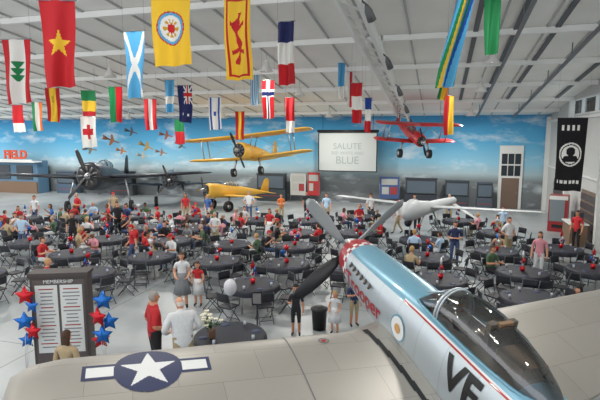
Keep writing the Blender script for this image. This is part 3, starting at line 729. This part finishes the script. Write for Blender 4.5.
# named figures in the foreground
person('man_red',-2.98,9.6,-60,'red','black','grey',1,1.87,'man_in_red_polo')
person('elder',-2.3,9.2,25,'white','khaki','white',0,1.86,'man_in_white_shirt')
person('stand_long',-4.05,8.1,-10,'tan','denim','brown',0,1.66,'woman')
person('dress',-3.42,13.8,190,'white','grey','brown',0,1.66,'woman')
person('kid_dress',-3.0,13.95,170,'red','white','brown',0,1.32,'girl')
person('kid',-.1,11.8,175,'black','black','black',1,1.3,'boy')
person('kid_dress',.88,11.9,160,'white','white','blond',0,1.1,'girl')
person('kid',1.42,12.4,200,'navy','khaki','brown',1,1.3,'boy')
ST_=[('stand',-8.4,23.4,150,'navy','denim','black',1),('hips',-8.9,23.6,220,'black','black','brown',0),('bent',2.9,23.7,190,'red','denim','grey',0),('stand',1.5,27.5,170,'light','khaki','brown',0),
('stand_long',5.9,24.3,170,'red','black','brown',0),('walk',5.0,24.6,90,'white','khaki','red',0),('hips',8.5,19.6,200,'white','khaki','brown',0),('stand',12.0,20.9,120,'red','black','black',1),('bent',11.4,17.6,170,'white','denim','brown',0),
('stand_long',8.3,16.6,150,'pink','white','brown',0),('walk',4.0,27.5,200,'white','black','brown',0),('stand',6.6,28,180,'grey','denim','black',0),('bent',8.3,27,170,'blue','khaki','grey',0),
('stand',-14.5,26.5,170,'white','denim','brown',0),('bent',-12.4,27.0,150,'red','black','grey',0),('walk',-10.6,27.6,200,'tan','denim','red',0),('stand',-6.6,28.0,190,'red','khaki','brown',1),('stand_long',-5.2,27.4,150,'blue','white','blond',0),
('hips',-3.0,28.6,180,'white','denim','grey',0),('bent',-1.1,28.3,200,'orange','khaki','brown',0),('stand',.4,29,160,'black','black','black',1),('dress',-1.4,22.3,160,'red','white','brown',0),
('stand',9.7,23.1,150,'light','denim','brown',0),('hips',-12.0,20.8,190,'light','denim','black',0),('bent',5.9,18.3,160,'navy','denim','brown',0),('walk',-6.4,18.3,120,'red','denim','red',0),('stand_long',-10.0,21.2,200,'black','black','brown',0),('bent',-3.7,21.0,170,'white','khaki','grey',0)]
for k,x,y,yw,t,bt,hr,sk in ST_:
    person(k,x,y,yw,t,bt,hr,sk,R.uniform(1.62,1.82))

# ---------------------------------------------------------------- tables & chairs
M_cloth=mat('black_tablecloth',(34,37,48),.6,noise=.1,nscale=3)
def table_mesh():
    b=MB(); N=64; rings=[]
    for r,z,w in((.0,.755,0),(.3,.756,0),(.7,.755,0),(.755,.75,0),(.775,.72,.003),(.785,.66,.012),(.79,.58,.02)):
        rings.append([((r+w*sin(k*2*pi/N*11))*cos(2*pi*k/N),(r+w*sin(k*2*pi/N*11))*sin(2*pi*k/N),z) for k in range(N)])
    b.loft(rings,0,cap=False)
    for a in range(4):
        q=pi/4+a*pi/2; b.tube((.45*cos(q),.45*sin(q),.72),(.52*cos(q),.52*sin(q),0),.018,m=1)
    b.tube((0,0,.7),(0,0,.735),.7,m=1,n=24)
    for k in range(8):
        q=k*pi/4+.2; x,y=.58*cos(q),.58*sin(q)
        if k%2: b.tube((x,y,.757),(x,y,.85),.03,.035,m=2)
        else: b.tube((x,y,.757),(x,y,.762),.1,m=3,n=14)
    return b.mesh('banquet_table',[M_cloth,M_steel,mat('cup',(180,186,196),.3),mat('napkin_blue',(52,62,92))])
def chair_mesh():
    b=MB()
    b.box((0,0,.45),(.42,.40,.03),0); b.box((0,.205,.44),(.4,.02,.03),0)
    for sx in(-1,1):
        b.chain([(sx*.21,-.24,.86),(sx*.21,-.17,.5),(sx*.21,.22,0.0)],[.013]*3,1,6); b.tube((sx*.19,.12,.45),(sx*.19,-.28,.0),.013,m=1,n=6)
    rings=[]
    for z in(.62,.72,.83,.86): rings.append([(x,-.23-.1*(z-.62)+.03*(x/.21)**2+dy,z) for x,dy in [(-.21+.42*i/6,-.008) for i in range(7)]+[(.21-.42*i/6,.008) for i in range(7)]])
    b.loft(rings,0); b.tube((-.2,.18,.05),(.2,.18,.05),.01,m=1,n=6); b.tube((-.19,-.22,.1),(.19,-.22,.1),.01,m=1,n=6)
    return b.mesh('folding_chair',[mat('chair_black',(34,36,42),.5),mat('chair_tube',(80,84,92),.4,.6)])
TM,CM=table_mesh(),chair_mesh()
def starpoly(b,c,r,m,yaw,thick=.28):
    P=[]
    for k in range(10):
        a=pi/2+k*pi/5; q=r if k%2==0 else r*.5; P.append((q*cos(a),q*sin(a)))
    rings=[]
    for sc,d in((.0,-1),(.4,-.85),(.8,-.45),(1,0),(.8,.45),(.4,.85),(0,1)):
        rings.append([(x*sc*cos(yaw)-d*r*thick*sin(yaw)+c[0],x*sc*sin(yaw)+d*r*thick*cos(yaw)+c[1],z*sc+c[2]) for x,z in P])
    b.loft(rings,m,cap=False)
FR=mat('foil_red',(190,24,36),.22,.5); FB=mat('foil_blue',(30,104,186),.22,.5); FW=mat('foil_white',(214,216,220),.25,.3)
def centre_mesh(i):
    b=MB(); b.tube((0,0,.757),(0,0,.9),.06,.08,m=0,n=14)
    c=[(0,1),(1,2),(2,0),(0,2)][i]
    for k in range(5):
        a=k*2*pi/5; b.tube((0,0,.88),(.07*cos(a),.07*sin(a),1.08),.006,m=2,n=4); b.box((.07*cos(a)+.04,.07*sin(a),1.05),(.09,.01,.06),(0,1,2)[k%3])
    b.tube((0,0,.88),(0,0,1.15),.006,m=2,n=4); starpoly(b,(0,0,1.28),.14,c[0],.3); starpoly(b,(.13,.05,1.13),.1,c[1],.9)
    return b.mesh('table_centerpiece',[FR,FB,FW])
CE=[centre_mesh(i) for i in range(4)]
T=[(-1.36,13.7),(-.45,16.0),(-2.85,16.4),(1.7,15.6),(-5.3,17.0),(-6.6,14.9),(-8.3,17.4),(-10.9,19.4),(-8.0,20.0),(-5.2,19.7),(-2.7,19.0),(-.2,18.7),(7.0,15.0),(6.1,12.5),(9.4,15.3),(4.5,16.9),(4.2,14.2),
(7.3,17.8),(9.9,18.2),(4.9,19.9),(2.3,18.3),(-12.6,22.4),(-9.9,22.9),(-7.2,22.6),(-4.6,22.4),(-2.2,22.0+2.6),(.0,21.4),(2.5,21.3),(-14.3,25.2),(-11.4,25.6),(-8.6,25.8),(-5.6,25.3),(.4,24.4),(3.2,25.6),(8.0,24.4),
(-13.4,18.6),(-10.0,14.8),(8.7,21.3)]
OCC=[(x,y) for _,x,y,*_r in ST_]+[(-.1,11.8),(.88,11.9),(1.42,12.4),(-3.42,13.8),(-3.0,13.95),(-1.05,11.55),(.52,12.1),(-1.78,12.1)]
TOPS=['red','white','blue','navy','black','grey','light','tan','red','white','green','pink','black','navy']
placed=[]
for ti,(x,y) in enumerate(T):
    place('banquet_table',TM,hall(x,y),R.random()*6)
    if ti!=13: place('table_centerpiece',CE[R.randrange(4)],hall(x,y),R.random()*6)
    n=7; a0=R.random()*6
    for k in range(n):
        a=a0+2*pi*k/n; rr=1.08+R.uniform(-.02,.14); cx_,cy_=x+rr*cos(a),y+rr*sin(a)
        X=hall(cx_,cy_)
        if X.x>RX-.6: continue
        if any((cx_-p)**2+(cy_-q)**2<.5**2 for p,q in placed) or any((cx_-p)**2+(cy_-q)**2<.42**2 for p,q in OCC) or any((cx_-p)**2+(cy_-q)**2<1.0**2 for j,(p,q) in enumerate(T) if j!=ti): continue
        placed.append((cx_,cy_))
        yaw=a+pi/2+R.uniform(-.15,.15)
        place('folding_chair',CM,X,A+yaw)
        pr=.06 if y<17 else (.26 if y<21 else .44)
        if x>3.4: pr*=.55
        if ti==13: pr=0
        if R.random()<pr:
            kk=R.choice(['sit','sit','sit_long','sit_long','sit_cap'])
            person(kk,cx_,cy_,math.degrees(yaw),R.choice(TOPS),R.choice(['denim','khaki','black','white']),'red' if kk=='sit_cap' and R.random()<.5 else R.choice(['brown','black','grey','blond','brown']),R.choice([0,0,1,1,2]),R.uniform(1.62,1.8))
place('folding_chair',CM,hall(7.15,12.1),A+math.radians(75))
person('sit',7.15,12.1,75,'blue','denim','black',0,1.55,'boy')

# ---------------------------------------------------------------- foreground left items
b=MB(); b.box((0,0,1.12),(1.08,.34,2.24),0); b.box((0,-.175,1.2),(.98,.012,1.9),1)
for cx0 in(-.235,.235):
    b.box((cx0,-.184,1.35),(.42,.012,1.4),2)
    for r in range(17):
        wd=R.uniform(.2,.34); b.box((cx0,-.192,1.97-r*.075),(wd,.004,.022),3 if r%5 else 4)
b.box((0,0,2.26),(1.14,.40,.07),0); b.box((0,0,.05),(1.16,.42,.1),0)
ks=b.obj('information_kiosk',[mat('kiosk_brown',(66,58,56),.5),mat('kiosk_dark',(84,76,74),.5),mat('kiosk_paper',(206,210,208),.6),mat('print_grey',(120,120,122)),mat('print_red',(150,50,50))],hall(-4.82,9.6),A+.12)
me=text_mesh('MEMBERSHIP',.1,.003); me.materials.append(M_white); o=place('kiosk_lettering',me,(0,-.19,2.12),0,ks); o.rotation_euler=(pi/2,0,0)
def bouquet(x,y,stars):
    b=MB(); b.tube((0,0,0),(0,0,.12),.07,.05,m=2,n=12)
    for dx,dy,z,r,m,yw in stars:
        starpoly(b,(dx,dy,z),r,m,yw); b.chain([(0,0,.1),(dx*.4,dy*.4,z*.5),(dx,dy,z-r*.5)],[.004]*3,2,4)
    b.obj('star_balloon_bouquet',[FR,FB,FW],hall(x,y),A)
bouquet(-5.42,9.15,[(.10,0,1.92,.21,0,.1),(.18,.06,1.7,.17,1,-.2),(.08,-.04,1.42,.21,1,.3),(.2,.0,1.2,.2,0,-.1),(.05,.05,1.0,.17,1,.2)])
bouquet(-3.82,9.15,[(0,0,1.82,.22,1,.1),(-.08,-.08,1.52,.22,0,-.3),(.08,.05,1.38,.2,1,.2),(-.02,-.05,1.15,.22,1,.0),(-.1,.05,1.0,.19,0,.4)])
# white round balloon
b=MB(); b.ball((0,0,1.15),(.17,.17,.22),0,18,14); b.chain([(0,0,.93),(.02,0,.5),(0,0,.08)],[.004]*3,1,4); b.tube((0,0,0),(0,0,.1),.05,m=1)
b.obj('white_balloon',[mat('balloon_white',(200,200,208),.25),M_steel],hall(-1.78,12.1))
b=MB(); b.tube((0,0,0),(0,0,.03),.16,m=0,n=20); b.tube((0,0,.03),(0,0,.95),.02,m=0); b.box((0,-.02,1.05),(.26,.02,.34),1); b.box((0,-.033,1.05),(.2,.006,.26),2)
b.obj('sign_stanchion',[M_black,M_black,mat('print_grey',(120,120,122))],hall(-1.05,11.55),A)
b=MB(); b.loft([[(r*cos(2*pi*k/20),r*sin(2*pi*k/20),z) for k in range(20)] for r,z in((.17,0),(.2,.5),(.22,.52),(.22,.56),(.1,.62))],0)
b.obj('trash_bin',[M_black],hall(.5,12.2))
place('banquet_table',TM,hall(-1.5,10.05),.4)
b=MB(); b.loft([[(r*cos(2*pi*k/16),r*sin(2*pi*k/16),z) for k in range(16)] for r,z in((.05,0),(.08,.06),(.06,.16),(.08,.22))],0)
for i in range(20):
    a=R.random()*6.28; q=R.uniform(.05,.22); z=R.uniform(.32,.55); x,y=q*cos(a),q*sin(a)
    b.tube((0,0,.18),(x,y,z),.005,m=1,n=4)
    for k in range(5):
        t=a+k*1.257; b.ball((x+.03*cos(t),y+.03*sin(t),z),(.03,.03,.014),2,6,4)
    b.ball((x,y,z+.01),.012,3,6,4); b.ball((x*.8,y*.8,z*.75),(.04,.02,.02),1,6,4)
b.obj('flower_arrangement',[mat('vase',(120,90,70),.3),mat('leaf',(60,96,50)),mat('petal',(226,224,206)),mat('pollen',(220,180,60))],hall(-1.85,9.85,.757))

# ---------------------------------------------------------------- light, world, camera
w=bpy.data.worlds.new('World'); bpy.context.scene.world=w; w.use_nodes=True
bg=w.node_tree.nodes['Background']; bg.inputs[0].default_value=(.94,.96,1,1); bg.inputs[1].default_value=1.75
cam=bpy.data.cameras.new('Camera'); co=bpy.data.objects.new('Camera',cam); bpy.context.scene.collection.objects.link(co)
co.location=(0,0,5); cam.sensor_width=36; cam.lens=490/600*36; cam.clip_end=200
co.rotation_euler=(math.radians(90-7.55),0,A)
sc=bpy.context.scene; sc.camera=co
sc.view_settings.view_transform='Standard'
